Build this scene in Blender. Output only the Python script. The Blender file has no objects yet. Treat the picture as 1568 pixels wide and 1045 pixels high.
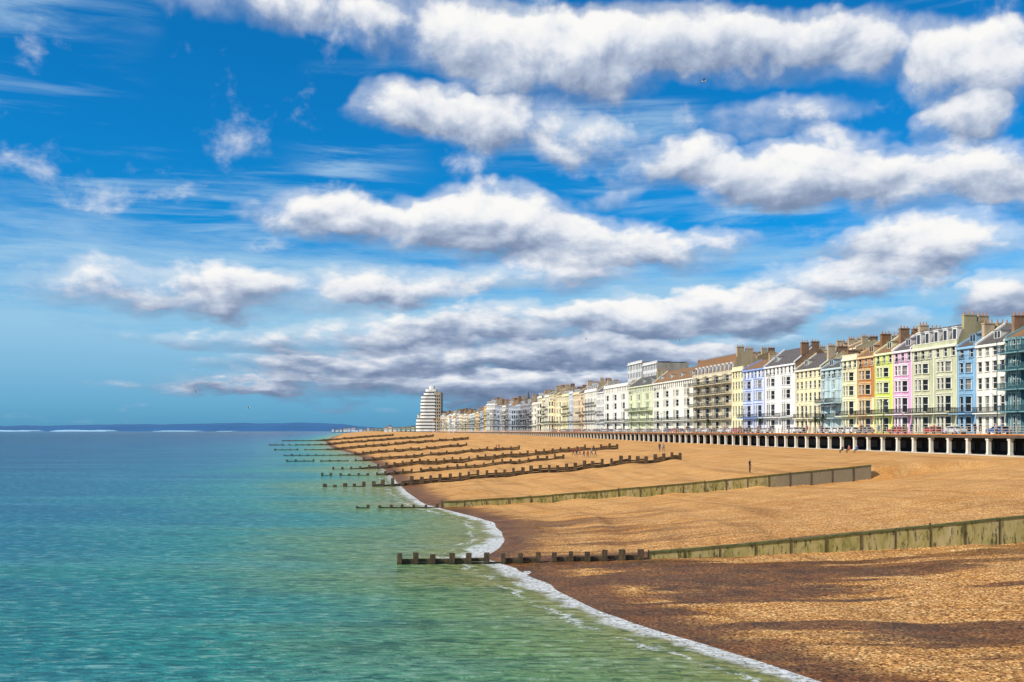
import bpy, math, random
import numpy as np
from mathutils import Vector, noise, Matrix
random.seed(7)
R=random.random
H=9.0; F=1524.4
scene=bpy.context.scene
COL=scene.collection

# ------------------------------------------------------------------ helpers
def lin(r,g,b):
    def f(c):
        c/=255.0
        return c/12.92 if c<=0.04045 else ((c+0.055)/1.055)**2.4
    return (f(r),f(g),f(b),1.0)

class NT:
    def __init__(s,nt): s.nt=nt; s.n=nt.nodes; s.l=nt.links
    def new(s,t,**kw):
        n=s.n.new(t)
        for k,v in kw.items(): setattr(n,k,v)
        return n
    def _set(s,sock,v):
        if v is None: return
        if isinstance(v,bpy.types.NodeSocket): s.l.new(v,sock)
        else: sock.default_value=v
    def math(s,op,a=None,b=None,c=None,clamp=False):
        n=s.new('ShaderNodeMath',operation=op); n.use_clamp=clamp
        for i,v in enumerate((a,b,c)): s._set(n.inputs[i],v)
        return n.outputs[0]
    def vmath(s,op,a=None,b=None,c=None,out=0):
        n=s.new('ShaderNodeVectorMath',operation=op)
        for i,v in enumerate((a,b,c)): s._set(n.inputs[i],v)
        return n.outputs['Value'] if op in('DOT_PRODUCT','LENGTH') else n.outputs[0]
    def noise(s,vec,scale,detail=4,rough=.55,dist=0,out='Fac'):
        n=s.new('ShaderNodeTexNoise')
        s._set(n.inputs['Vector'],vec)
        n.inputs['Scale'].default_value=scale; n.inputs['Detail'].default_value=detail
        n.inputs['Roughness'].default_value=rough; n.inputs['Distortion'].default_value=dist
        return n.outputs[out]
    def ramp(s,fac,pts):
        n=s.new('ShaderNodeValToRGB'); e=n.color_ramp.elements
        while len(e)<len(pts): e.new(.5)
        for el,(p,c) in zip(e,pts): el.position=p; el.color=c if len(c)==4 else (*c,1)
        s._set(n.inputs[0],fac); return n.outputs[0]
    def mix(s,fac,a,b,mode='MIX'):
        n=s.new('ShaderNodeMix',data_type='RGBA',blend_type=mode)
        s._set(n.inputs[0],fac); s._set(n.inputs[6],a); s._set(n.inputs[7],b)
        return n.outputs[2]
    def smooth(s,v,a,b,lo=0.,hi=1.):
        n=s.new('ShaderNodeMapRange',interpolation_type='SMOOTHSTEP')
        s._set(n.inputs[0],v); n.inputs[1].default_value=a; n.inputs[2].default_value=b
        n.inputs[3].default_value=lo; n.inputs[4].default_value=hi
        return n.outputs[0]
    def sep(s,v):
        n=s.new('ShaderNodeSeparateXYZ'); s._set(n.inputs[0],v); return n.outputs
    def comb(s,x,y,z=0.0):
        n=s.new('ShaderNodeCombineXYZ')
        for i,v in enumerate((x,y,z)): s._set(n.inputs[i],v)
        return n.outputs[0]

def newmat(name):
    m=bpy.data.materials.new(name); m.use_nodes=True
    t=NT(m.node_tree); bs=m.node_tree.nodes['Principled BSDF']
    pos=t.new('ShaderNodeNewGeometry').outputs['Position']
    return m,t,bs,pos
_mc={}
def mat(name,col,rough=.8,var=.25,scale=1.2,bump=0.,streak=False,metal=0.,bscale=20):
    key=(name,tuple(round(c,3) for c in col))
    if key in _mc: return _mc[key]
    m,t,bs,pos=newmat(name)
    v=pos
    if streak: v=t.vmath('MULTIPLY',pos,(1.,1.,.25))
    n1=t.noise(v,scale,6,.6)
    n2=t.noise(pos,scale*9,3,.6)
    f=t.math('ADD',t.math('MULTIPLY',n1,.7),t.math('MULTIPLY',n2,.3))
    d=tuple(c*(1-var) for c in col[:3])+(1,)
    l=tuple(min(c*(1+var*.5),.95) for c in col[:3])+(1,)
    c=t.ramp(f,[(.32,d),(.6,l)])
    t.l.new(c,bs.inputs['Base Color'])
    bs.inputs['Roughness'].default_value=rough; bs.inputs['Metallic'].default_value=metal
    if bump>0:
        b=t.new('ShaderNodeBump'); b.inputs['Strength'].default_value=bump; b.inputs['Distance'].default_value=.05
        t.l.new(t.noise(pos,bscale,4,.6),b.inputs['Height']); t.l.new(b.outputs[0],bs.inputs['Normal'])
    _mc[key]=m; return m

class MB:
    def __init__(s): s.v=[];s.f=[];s.m=[];s.mats=[]
    def mi(s,m):
        if m not in s.mats: s.mats.append(m)
        return s.mats.index(m)
    def face(s,pts,m):
        b=len(s.v); s.v+= [tuple(p) for p in pts]; s.f.append(tuple(range(b,b+len(pts)))); s.m.append(s.mi(m))
    def hexa(s,p,m):
        b=len(s.v); s.v+=[tuple(q) for q in p]; k=s.mi(m)
        for q in ((3,2,1,0),(4,5,6,7),(0,1,5,4),(1,2,6,5),(2,3,7,6),(3,0,4,7)):
            s.f.append(tuple(b+i for i in q)); s.m.append(k)
    def box(s,x0,x1,y0,y1,z0,z1,m):
        s.hexa([(x0,y0,z0),(x1,y0,z0),(x1,y1,z0),(x0,y1,z0),(x0,y0,z1),(x1,y0,z1),(x1,y1,z1),(x0,y1,z1)],m)
    def tube(s,p0,p1,r0,r1,m,n=8,cap=True):
        p0=Vector(p0);p1=Vector(p1);ax=(p1-p0).normalized()
        a=ax.orthogonal().normalized();c=ax.cross(a)
        b=len(s.v);k=s.mi(m)
        for p,r in((p0,r0),(p1,r1)):
            for i in range(n):
                t=2*math.pi*i/n; s.v.append(tuple(p+(a*math.cos(t)+c*math.sin(t))*r))
        for i in range(n):
            j=(i+1)%n; s.f.append((b+i,b+j,b+n+j,b+n+i)); s.m.append(k)
        if cap:
            s.f.append(tuple(b+n+i for i in range(n))); s.m.append(k)
            s.f.append(tuple(b+n-1-i for i in range(n))); s.m.append(k)
    def build(s,name,parent=None,origin=(0,0,0),smooth=False):
        if not s.f: return None
        me=bpy.data.meshes.new(name)
        o=np.array(origin); v=np.array(s.v)-o
        me.from_pydata(v.tolist(),[],s.f)
        for m in s.mats: me.materials.append(m)
        me.polygons.foreach_set('material_index',s.m)
        if smooth: me.polygons.foreach_set('use_smooth',[True]*len(s.f))
        me.update()
        ob=bpy.data.objects.new(name,me); COL.objects.link(ob)
        if parent is not None: ob.parent=parent
        else: ob.location=origin
        return ob
def empty(name,loc):
    e=bpy.data.objects.new(name,None); e.location=loc; e.empty_display_size=.5; COL.objects.link(e); return e

# ------------------------------------------------------------------ geography
_sy=[-60,20,35.6,42.2,46.5,53.8,57.2,64.7,71.4,77,83,98,109.7,122.5,144,183,249,371,549,914,2743,40000]
_sx=[40,15.8,11.2,7.9,5.6,3.2,2.0,.1,-2.0,-1.0,-.7,-1.8,-6,-10.8,-15,-21.5,-32.5,-58,-100,-172,-470,-6500]
_g=np.exp(np.linspace(math.log(5),math.log(40000),3000))
_gx=np.interp(_g,_sy,_sx); _k=np.hanning(15);_k/=_k.sum()
_gxs=np.convolve(np.pad(_gx,7,mode='edge'),_k,'valid'); _gxs[-10:]=_gx[-10:];_gxs[:10]=_gx[:10]
def sh(Y): return float(np.interp(Y,_g,_gxs))
def prom(Y): return 88-.17*Y
def g1(X): return 67.4+.05*X
def g2(X): return 117+.08*X
def sst(a,b,x):
    t=min(max((x-a)/(b-a),0),1); return t*t*(3-2*t)
def ip(t,xs,ys): return float(np.interp(t,xs,ys))
def zt(X,Y,fine=True):
    s=X-sh(Y)
    nz=noise.noise(Vector((X*.09,Y*.05,1.3)))
    n2=noise.noise(Vector((X*.35,Y*.22,5.3)))
    n3=noise.noise(Vector((s*.22,Y*.035,9.3)))
    if s<0:
        return max(.11*s,-6)+.02*n2
    W=max(prom(Y)-sh(Y),20); t=s/W
    zp=ip(Y,[0,128,282,357,624,1000,3000],[5.4,5.6,5.9,6.4,7.3,7.6,7.9])
    A=ip(t,[0,.05,.12,.3,.5,.8,1],[0,.018,.036,.11,.24,.55,1])
    B1=ip(t,[0,.05,.14,.46,.7,1],[0,.03,.075,.50,.78,1])
    B2=ip(t,[0,.375,.7,1],[0,.26,.54,1])
    C1=ip(t,[0,.1,.38,.67,1],[0,.13,.45,.84,1])
    a=g1(X);b=g2(X)
    v=min(max((Y-a)/(b-a),0),1)
    B=B1*(1-v)+B2*v
    w=sst(b,320,Y); C=C1*(1-w)+(t**.95)*w
    k1=sst(a+.1,a+1.0,Y);k2=sst(b+.1,b+1.0,Y)
    G=A*(1-k1)+B*k1; G=G*(1-k2)+C*k2
    amp=min(s/8,1)*(1-sst(.9,1.,t))
    far=.14+.20*sst(70,130,Y)
    # storm berms: low terraces parallel to the water
    q=s*.16+1.4*noise.noise(Vector((X*.03,Y*.02,2.))); saw=(q-math.floor(q)); berm=.16*(sst(0,.8,saw)-sst(.8,1.,saw)-.5)*sst(66,80,Y)*(1-sst(.55,.75,t))
    return zp*G+amp*(.18*nz+.07*n2+far*n3+berm)+.015*n2
LN=math.sqrt(1+.17**2)
D=Vector((-.17/LN,1/LN,0)); N=Vector((-1/LN,-.17/LN,0))
def YB(x,a=113.): return a/((x-784)/F+.17)
PO=Vector((88,0,0)); BO=Vector((113,0,0))
def PW(u,n,z,O=PO): return O+D*u+N*n+Vector((0,0,z))

def gridmesh(name,rows,colsf,mt,uvf=None,smooth=True):
    V=[];UV=[];nc=None
    for Y in rows:
        r=colsf(Y); nc=len(r)
        for (x,y,z,s) in r: V.append((x,y,z)); UV.append((s,y))
    nr=len(rows)
    Fc=[(i*nc+j,i*nc+j+1,(i+1)*nc+j+1,(i+1)*nc+j) for i in range(nr-1) for j in range(nc-1)]
    me=bpy.data.meshes.new(name); me.from_pydata(V,[],Fc)
    uv=me.uv_layers.new(name='shore')
    li=np.empty(len(me.loops),dtype=np.int32); me.loops.foreach_get('vertex_index',li)
    uv.data.foreach_set('uv',np.array(UV,dtype=np.float32)[li].ravel())
    me.polygons.foreach_set('use_smooth',[smooth]*len(me.polygons))
    me.materials.append(mt); me.update()
    ob=bpy.data.objects.new(name,me); COL.objects.link(ob); return ob

# ------------------------------------------------------------------ beach
m_sh,t,bs,pos=newmat('shingle')
uvn=t.new('ShaderNodeUVMap',uv_map='shore').outputs[0]
S,Yc,_=t.sep(uvn)[:3]
big=t.noise(t.vmath('MULTIPLY',pos,(.06,.16,.0)),1.,6,.62)
mid=t.noise(t.vmath('MULTIPLY',pos,(.28,.8,.0)),1.,8,.74)
bands=t.noise(t.comb(t.math('MULTIPLY',S,.35),t.math('MULTIPLY',Yc,.035)),1.,7,.68)
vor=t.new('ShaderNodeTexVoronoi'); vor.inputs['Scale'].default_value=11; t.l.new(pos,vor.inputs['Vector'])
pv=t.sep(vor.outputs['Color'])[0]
fine=t.noise(pos,9.,6,.85)
base=t.ramp(big,[(.32,(.47,.205,.048,1)),(.5,(.64,.325,.105,1)),(.66,(.53,.225,.048,1))])
base=t.mix(t.math('MULTIPLY',t.smooth(mid,.42,.72),.75),base,(.74,.47,.20,1))
base=t.mix(t.math('MULTIPLY',t.smooth(bands,.49,.68),.65),base,(.32,.15,.042,1))
base=t.mix(t.math('MULTIPLY',t.smooth(fine,.47,.64),.65),base,(.20,.10,.038,1))
base=t.mix(t.math('MULTIPLY',t.smooth(fine,.44,.31),.65),base,(.88,.72,.46,1))
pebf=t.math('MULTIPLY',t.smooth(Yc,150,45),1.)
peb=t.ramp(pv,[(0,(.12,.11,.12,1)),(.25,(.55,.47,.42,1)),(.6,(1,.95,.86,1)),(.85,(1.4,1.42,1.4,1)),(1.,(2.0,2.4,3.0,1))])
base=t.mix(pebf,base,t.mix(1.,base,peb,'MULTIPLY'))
wn=t.noise(t.vmath('MULTIPLY',pos,(.050,.26,.0)),1.,7,.58,.7)
wn2=t.noise(t.vmath('MULTIPLY',pos,(.3,.5,.0)),1.,4,.6)
edge=t.smooth(t.math('SUBTRACT',S,t.math('MULTIPLY',wn2,8.)),1.2,-2.4)
near=t.math('MULTIPLY',t.smooth(Yc,71,70),t.smooth(S,64,16))
ybias=t.smooth(Yc,44,64,-.005,.085)
patch=t.math('MULTIPLY',t.smooth(t.math('ADD',wn,ybias),.49,.57),near)
nb=t.math('MULTIPLY',t.smooth(Yc,67,69),t.smooth(Yc,112,100))
patch2=t.math('MULTIPLY',t.math('MULTIPLY',t.smooth(wn,.48,.60),t.smooth(S,28,6)),nb)
wet=t.math('MAXIMUM',edge,t.math('MAXIMUM',patch,t.math('MULTIPLY',patch2,.8)),clamp=True)
wetc=t.mix(t.smooth(wn2,.35,.65),(.22,.20,.20,1),(.42,.33,.25,1))
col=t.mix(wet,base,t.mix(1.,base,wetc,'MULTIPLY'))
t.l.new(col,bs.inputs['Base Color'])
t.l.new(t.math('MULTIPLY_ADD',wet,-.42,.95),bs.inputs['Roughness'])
bs.inputs['Specular IOR Level'].default_value=.18
bn=t.new('ShaderNodeBump'); bn.inputs['Strength'].default_value=.85; bn.inputs['Distance'].default_value=.07
hh=t.math('ADD',t.noise(t.vmath('MULTIPLY',pos,(1.,1.4,1.)),3.6,8,.84),t.math('MULTIPLY',pv,.35))
t.l.new(hh,bn.inputs['Height']); t.l.new(bn.outputs[0],bs.inputs['Normal'])

rows=list(np.exp(np.linspace(math.log(14),math.log(150),420)))+list(np.exp(np.linspace(math.log(150.6),math.log(3500),330)))
sA=[-60,-30,-16,-9,-6,-4,-3]+list(np.arange(-2.5,14.01,.3)); sl=sA[-1]
def bc(Y):
    x0=sh(Y); W=prom(Y)-x0+.6; r=[]
    for s in sA: r.append((x0+s,Y,zt(x0+s,Y),s))
    for i in range(1,121):
        s=sl+(W-sl)*i/120; r.append((x0+s,Y,zt(x0+s,Y),s))
    return r
gridmesh('shingle_beach',rows,bc,m_sh)

# ------------------------------------------------------------------ sea
m_sea,t,bs,pos=newmat('sea_water')
uvn=t.new('ShaderNodeUVMap',uv_map='shore').outputs[0]
S,Yc,_=t.sep(uvn)[:3]
cn=t.noise(t.vmath('MULTIPLY',pos,(.012,.035,0)),1.,6,.62)
off=t.math('MAXIMUM',t.math('MULTIPLY',S,-1.),0.)
fac=t.math('POWER',t.math('DIVIDE',off,400.),.4)
fac=t.math('ADD',fac,t.math('MULTIPLY_ADD',cn,.36,-.18),clamp=True)
wc=t.ramp(fac,[(.0,lin(174,154,94)),(.13,lin(150,154,88)),(.23,lin(112,158,104)),(.31,lin(40,150,142)),(.41,lin(0,118,148)),(.60,lin(0,74,122)),(1.,lin(0,34,80))])
w1=t.noise(t.vmath('MULTIPLY',pos,(.75,1.9,1.)),1.2,6,.68,.5)
w2=t.noise(t.vmath('MULTIPLY',pos,(.12,.42,1.)),1.,6,.70)
w3=t.noise(t.vmath('MULTIPLY',pos,(.018,.10,1.)),1.,5,.6)
wc=t.mix(t.math('MULTIPLY',t.smooth(w3,.5,.66),.28),wc,t.mix(.3,wc,(.40,.78,.85,1)))  # paler streaks: cloud reflections painted into the water colour
wc=t.mix(t.math('MULTIPLY',t.smooth(w1,.54,.61),.60),wc,t.mix(.40,wc,(.72,.92,.76,1)))  # glints on ripple crests painted into the colour
ripple_shade=t.math('ADD',t.math('MULTIPLY',t.smooth(w1,.49,.40),.75),t.math('MULTIPLY',t.smooth(w2,.47,.36),.50),clamp=True)
wc=t.mix(ripple_shade,wc,t.mix(1.,wc,(.15,.38,.46,1),'MULTIPLY'))  # shading of ripple troughs multiplied into the water colour
fn=t.noise(pos,.42,5,.62); ff=t.noise(pos,3.6,6,.74); fp=t.noise(pos,.28,3,.6)
sd=t.math('ADD',S,t.math('MULTIPLY_ADD',fn,4.0,-2.0))
spl=t.math('MULTIPLY',t.smooth(Yc,68,71),t.smooth(Yc,84,76))
sd=t.math('ADD',sd,t.math('MULTIPLY',spl,1.0))
b1=t.math('MULTIPLY',t.math('MULTIPLY',t.smooth(sd,-1.5,-.5),t.smooth(ff,.38,.52)),t.smooth(fp,.24,.44))
l2=t.math('ABSOLUTE',t.math('ADD',sd,2.5))
b2=t.math('MULTIPLY',t.math('MULTIPLY',t.smooth(l2,.34,.05),t.smooth(ff,.44,.56)),t.smooth(fp,.42,.54))
foam=t.math('MULTIPLY',t.math('MAXIMUM',b1,b2),t.smooth(Yc,300,110),clamp=True)
wc=t.mix(t.math('MULTIPLY',t.smooth(S,-1.8,.2),.6),wc,(.34,.25,.14,1))
col=t.mix(foam,wc,(.88,.90,.90,1))
t.l.new(col,bs.inputs['Base Color'])
t.l.new(t.math('MULTIPLY_ADD',foam,.6,.16),bs.inputs['Roughness'])
bs.inputs['IOR'].default_value=1.33; bs.inputs['Specular IOR Level'].default_value=.10
bn=t.new('ShaderNodeBump'); bn.inputs['Strength'].default_value=1.; bn.inputs['Distance'].default_value=.6
hgt=t.math('ADD',t.math('ADD',w1,t.math('MULTIPLY',w2,1.5)),t.math('MULTIPLY',t.noise(t.vmath('MULTIPLY',pos,(1.,2.,1.)),4.5,3,.6),.2))
t.l.new(hgt,bn.inputs['Height']); t.l.new(bn.outputs[0],bs.inputs['Normal'])
rows=list(np.exp(np.linspace(math.log(8),math.log(40000),420)))
ss=[-x for x in np.exp(np.linspace(math.log(3),math.log(40000),70))][::-1]+list(np.arange(-2.5,6.1,.5))
gridmesh('sea',rows,lambda Y:[(sh(Y)+s,Y,0.,s) for s in ss],m_sea)

# ------------------------------------------------------------------ land behind seafront
m_land=mat('grass_land',(.09,.12,.04),.95,.5,.05)
def lc(Y):
    r=[]
    for n in (0,-3,-30,-45,-60,-90,-140,-300,-900,-3000,-12000):
        z=8.36+13*sst(36,90,-n)+ (noise.noise(Vector((n*.01,Y*.01,3)))*2 if n<-60 else 0)
        p=PW(Y*LN,-5.2+n,z); r.append((p.x,p.y,p.z,n))
    return r
gridmesh('ground',[-100,0,50]+list(np.linspace(80,1600,60))+[1800,2200,3000,4500,8000,14000,26000],lc,m_land)

m_hill=mat('hazed_downs',lin(34,92,140),1.,.12,.0012)  # aerial haze put into the blue base colour, no volume
m_hill2=mat('hazed_downs_low',lin(62,100,124),1.,.3,.01)  # blue-grey of the headland also carries distance haze in its colour
def ridge(name,Y,pts,mt,depth,seed,amp=1.,step=6,top=1.0):
    xs=np.arange(pts[0][0],pts[-1][0]+.1,step); mb=MB(); prev=None
    for x in xs:
        y=np.interp(x,[p[0] for p in pts],[p[1] for p in pts]); X=(x-784)/F*Y
        z=H+(660-y)*Y/F+amp*noise.noise(Vector((x*.03,seed,0)))*Y/F
        z=max(z,.5); zm=z*.6+amp*.6*noise.noise(Vector((x*.11,seed,2)))*Y/F
        c=[(X,Y,-2),(X,Y+depth*.25,zm),(X,Y+depth,z),(X,Y+2*depth,0)]
        if prev:
            for i in range(3): mb.face([prev[i],c[i],c[i+1],prev[i+1]],mt)
        prev=c
    return mb.build(name,smooth=True)
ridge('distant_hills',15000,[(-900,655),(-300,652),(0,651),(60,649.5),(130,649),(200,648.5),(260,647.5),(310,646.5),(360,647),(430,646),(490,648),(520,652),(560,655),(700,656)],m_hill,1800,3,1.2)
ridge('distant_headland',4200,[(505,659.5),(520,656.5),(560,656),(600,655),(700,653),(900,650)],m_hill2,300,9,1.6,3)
m_cliff=mat('hazed_chalk_cliff',lin(150,190,214),1.,.2,.004)  # chalk toned grey-blue: distance haze mixed into the colour
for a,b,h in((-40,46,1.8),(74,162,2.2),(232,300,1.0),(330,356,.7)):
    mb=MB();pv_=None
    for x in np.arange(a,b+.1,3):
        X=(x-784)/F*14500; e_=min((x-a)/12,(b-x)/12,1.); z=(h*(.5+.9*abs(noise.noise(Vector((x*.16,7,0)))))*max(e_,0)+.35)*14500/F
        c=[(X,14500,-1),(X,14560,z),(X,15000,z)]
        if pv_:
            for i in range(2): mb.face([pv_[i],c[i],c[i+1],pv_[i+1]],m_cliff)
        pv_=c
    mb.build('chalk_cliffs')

# ------------------------------------------------------------------ groynes
def timber_mat():
    m,t,bs,pos=newmat('weathered_timber')
    n=t.noise(t.vmath('MULTIPLY',pos,(3,3,1.)),1.5,5,.65)
    c=t.ramp(n,[(.3,(.026,.018,.009,1)),(.5,(.075,.048,.022,1)),(.7,(.17,.115,.055,1))])
    z=t.sep(pos)[2]
    c=t.mix(t.smooth(z,.4,.0),c,t.mix(n,(.012,.012,.008,1),(.05,.055,.02,1)))
    t.l.new(c,bs.inputs['Base Color']); bs.inputs['Roughness'].default_value=.8
    b=t.new('ShaderNodeBump'); b.inputs['Strength'].default_value=.5; b.inputs['Distance'].default_value=.03
    t.l.new(n,b.inputs['Height']); t.l.new(b.outputs[0],bs.inputs['Normal']); return m
m_tim=timber_mat()
def timber_groyne(yf,X0,X1,sp,ph,pl,thick=.3,minz=.5,jit=.22):
    mb=MB(); X=X0; pts=[]
    while X<=X1+.01:
        Y=yf(X); zs=zt(X,Y-.3); top=max(zs+ph,minz)
        pts.append((X,Y,zs,top)); X+=sp*(.92+.16*R())
    for i,(X,Y,zs,top) in enumerate(pts):
        w=thick/2*(.8+.4*R()); jt=(R()-.5)*jit; tx=(R()-.5)*.10
        if R()<.06 and i: jt-=.35
        zb=min(zs,0)-1.
        tp=top+jt
        mb.hexa([(X-w,Y-w,zb),(X+w,Y-w,zb),(X+w,Y+w,zb),(X-w,Y+w,zb),
                 (X-w*.9+tx,Y-w*.9,tp),(X+w*.9+tx,Y-w*.9,tp),(X+w*.9+tx,Y+w*.9,tp-.03),(X-w*.9+tx,Y+w*.9,tp-.02)],m_tim)
        if i:
            Xa,Ya,zsa,ta=pts[i-1]
            for k in range(4):
                if k==0 and R()<.15: continue
                q=pl+k*.27; za=ta-q; zb2=top-q; h=.24
                if k==3: h=1.3
                o=w*.2+.02*R(); j=(R()-.5)*.05
                y0=.05+o; y1=y0+.09
                mb.hexa([(Xa,Ya+y0,za-h+j),(X,Y+y0,zb2-h+j),(X,Y+y1,zb2-h+j),(Xa,Ya+y1,za-h+j),
                         (Xa,Ya+y0,za+j),(X,Y+y0,zb2+j),(X,Y+y1,zb2+j),(Xa,Ya+y1,za+j)],m_tim)
    return mb.build('timber_groyne')
timber_groyne(g1,-7.6,9.3,1.2,.72,.38,.38,.76,.14)
timber_groyne(g2,-18,-8.2,1.3,.40,.22,.3,.34)
timber_groyne(lambda X:164.+.14*X,-30,29,1.5,1.35,.55,.55,.6,.35)
timber_groyne(lambda X:205+.15*X,-38,12,1.8,1.0,.4,.5,.5,.3)
timber_groyne(lambda X:240+.15*X,-42,26,2.0,1.4,.45,.55,.5,.3)
timber_groyne(lambda X:302+.15*X,-66,4,2.4,1.2,.3,.6,.5,.3)
timber_groyne(lambda X:372+.16*X,-82,-16,2.8,1.3,.3,.7,.5,.3)
timber_groyne(lambda X:480+.16*X,-110,-20,3.4,1.5,.3,.8,.6,.3)
timber_groyne(lambda X:640+.16*X,-150,-50,4,1.7,.3,1.,.8)
timber_groyne(lambda X:900+.16*X,-200,-105,6,2.,.3,1.2,1.)

m_moss,t,bs,pos=newmat('mossy_concrete')
n=t.noise(t.vmath('MULTIPLY',pos,(1.2,1.2,.5)),.9,7,.68); n2=t.noise(t.vmath('MULTIPLY',pos,(4,4,1.2)),1.0,6,.72)
c=t.ramp(n,[(.3,(.13,.14,.03,1)),(.45,(.36,.30,.09,1)),(.6,(.46,.37,.16,1)),(.75,(.52,.45,.27,1))])
c=t.mix(t.smooth(n2,.50,.64),c,(.08,.075,.025,1))
xx=t.sep(pos)[0]; yy=t.sep(pos)[1]
dk=t.math('MULTIPLY',t.math('MULTIPLY',t.smooth(xx,29,33),t.smooth(yy,110,114)),.85)
c=t.mix(dk,c,t.mix(n2,(.14,.11,.07,1),(.30,.25,.18,1)))
t.l.new(c,bs.inputs['Base Color']); bs.inputs['Roughness'].default_value=.85
b=t.new('ShaderNodeBump'); b.inputs['Strength'].default_value=.6; b.inputs['Distance'].default_value=.06
t.l.new(n2,b.inputs['Height']); t.l.new(b.outputs[0],bs.inputs['Normal'])
m_moss2=mat('dark_weed_capping',(.10,.11,.03),.9,.5,1.5,.4)
def wall_groyne(yf,X0,X1,topf,sp,side=1.):
    mb=MB(); X=X0;i=0
    while X<X1:
        Xe=min(X+sp,X1); Ya,Yb=yf(X),yf(Xe); o=(R()-.5)*.06; za,zb=topf(X)+(R()-.5)*.05,topf(Xe)+(R()-.5)*.05
        th=.42; g=.015
        mb.hexa([(X+g,Ya+o,za-4),(Xe-g,Yb+o,zb-4),(Xe-g,Yb+o+th,zb-4),(X+g,Ya+o+th,za-4),
                 (X+g,Ya+o,za),(Xe-g,Yb+o,zb),(Xe-g,Yb+o+th,zb),(X+g,Ya+o+th,za)],m_moss)
        mb.box(X-.035,X+.035,Ya-.07,Ya+.1,za-3.5,za+(.26 if i%4==0 else .06),m_tim)
        mb.hexa([(X+g,Ya+o-.06,za+.004),(Xe-g,Yb+o-.06,zb+.004),(Xe-g,Yb+o+.3,zb+.004),(X+g,Ya+o+.3,za+.004),
                 (X+g,Ya+o-.05,za+.13),(Xe-g,Yb+o-.05,zb+.13),(Xe-g,Yb+o+.3,zb+.12),(X+g,Ya+o+.3,za+.12)],m_moss2)
        X=Xe;i+=1
    return mb.build('groyne_wall')
wall_groyne(g1,9.3,60,lambda X:ip(X,[9,20,36,60],[.60,1.5,3.05,4.95]),2.45)
wall_groyne(g2,-8.2,43.5,lambda X:ip(X,[-8,2,21,43.5],[.62,1.15,2.65,4.75]),2.6)

# ------------------------------------------------------------------ promenade (two-deck)
m_conc=mat('pale_concrete',(.74,.70,.60),.8,.15,.8,.2)
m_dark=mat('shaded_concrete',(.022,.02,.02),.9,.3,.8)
m_fasc=mat('fascia_concrete',(.10,.07,.045),.85,.35,.6)
m_ledge=mat('base_ledge',(.50,.46,.38),.85,.25,.6)
m_cop=mat('rusty_coping',(.55,.20,.06),.8,.35,.7)
m_pave=mat('paving',(.42,.36,.30),.85,.15,.6)
m_asph=mat('asphalt',(.05,.05,.052),.9,.2,.5)
m_white=mat('white_paint',(.78,.77,.73),.5,.12,1.5)
m_iron=mat('black_iron',(.02,.022,.026),.5,.2,3)
m_rail=mat('rail_paint',(.42,.36,.30),.5,.15,3)
pr=empty('promenade',(60,130,8))
def pbox(mb,u0,u1,n0,n1,z0,z1,m,O=PO):
    mb.hexa([PW(u0,n0,z0,O),PW(u1,n0,z0,O),PW(u1,n1,z0,O),PW(u0,n1,z0,O),PW(u0,n0,z1,O),PW(u1,n0,z1,O),PW(u1,n1,z1,O),PW(u0,n1,z1,O)],m)
U0,U1=70,1000
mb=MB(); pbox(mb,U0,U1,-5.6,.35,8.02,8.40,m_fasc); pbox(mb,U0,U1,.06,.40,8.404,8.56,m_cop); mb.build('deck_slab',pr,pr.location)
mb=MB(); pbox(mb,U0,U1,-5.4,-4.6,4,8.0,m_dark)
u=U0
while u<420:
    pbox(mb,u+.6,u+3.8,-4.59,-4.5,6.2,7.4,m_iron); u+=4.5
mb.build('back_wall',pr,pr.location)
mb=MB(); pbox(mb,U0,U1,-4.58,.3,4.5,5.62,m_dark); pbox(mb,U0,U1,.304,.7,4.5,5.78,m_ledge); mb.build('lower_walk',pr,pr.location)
mb=MB();u=U0
while u<U1:
    pbox(mb,u,u+.42,-.35,.14,5.63,8.01,m_conc)
    pbox(mb,u-.1,u+.52,-.45,.20,7.72,8.012,m_conc)
    pbox(mb,u-.06,u+.48,-.40,.18,5.632,5.95,m_conc)
    u+=4.5
mb.build('columns',pr,pr.location)
mb=MB();u=U0
while u<620:
    pbox(mb,u-.05,u+.05,.17,.27,8.56,9.62,m_rail); u+=1.5
for z in(8.85,9.2,9.56): pbox(mb,U0,U1,.19,.25,z,z+.06,m_rail)
mb.build('railing',pr,pr.location)
def strip(name,n0,n1,z,m,u0=60,u1=1500):
    mb=MB(); mb.face([PW(u0,n0,z),PW(u1,n0,z),PW(u1,n1,z),PW(u0,n1,z)],m); return mb.build(name)
strip('pavement',-5.61,-11,8.404,m_pave)
mb=MB(); pbox(mb,60,1500,-11.25,-11.,8.2,8.412,m_conc); mb.build('kerb')
strip('road',-11.25,-20.,8.375,m_asph)
mb=MB();u=70
while u<700:
    mb.face([PW(u,-15.66,8.379),PW(u+2,-15.66,8.379),PW(u+2,-15.54,8.379),PW(u,-15.54,8.379)],m_white);u+=6
mb.build('road_markings')
mb=MB(); pbox(mb,60,1500,-20.25,-20.,8.2,8.49,m_conc); pbox(mb,60,1500,-26,-20.25,8.2,8.488,m_pave); mb.build('pavement')

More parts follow.
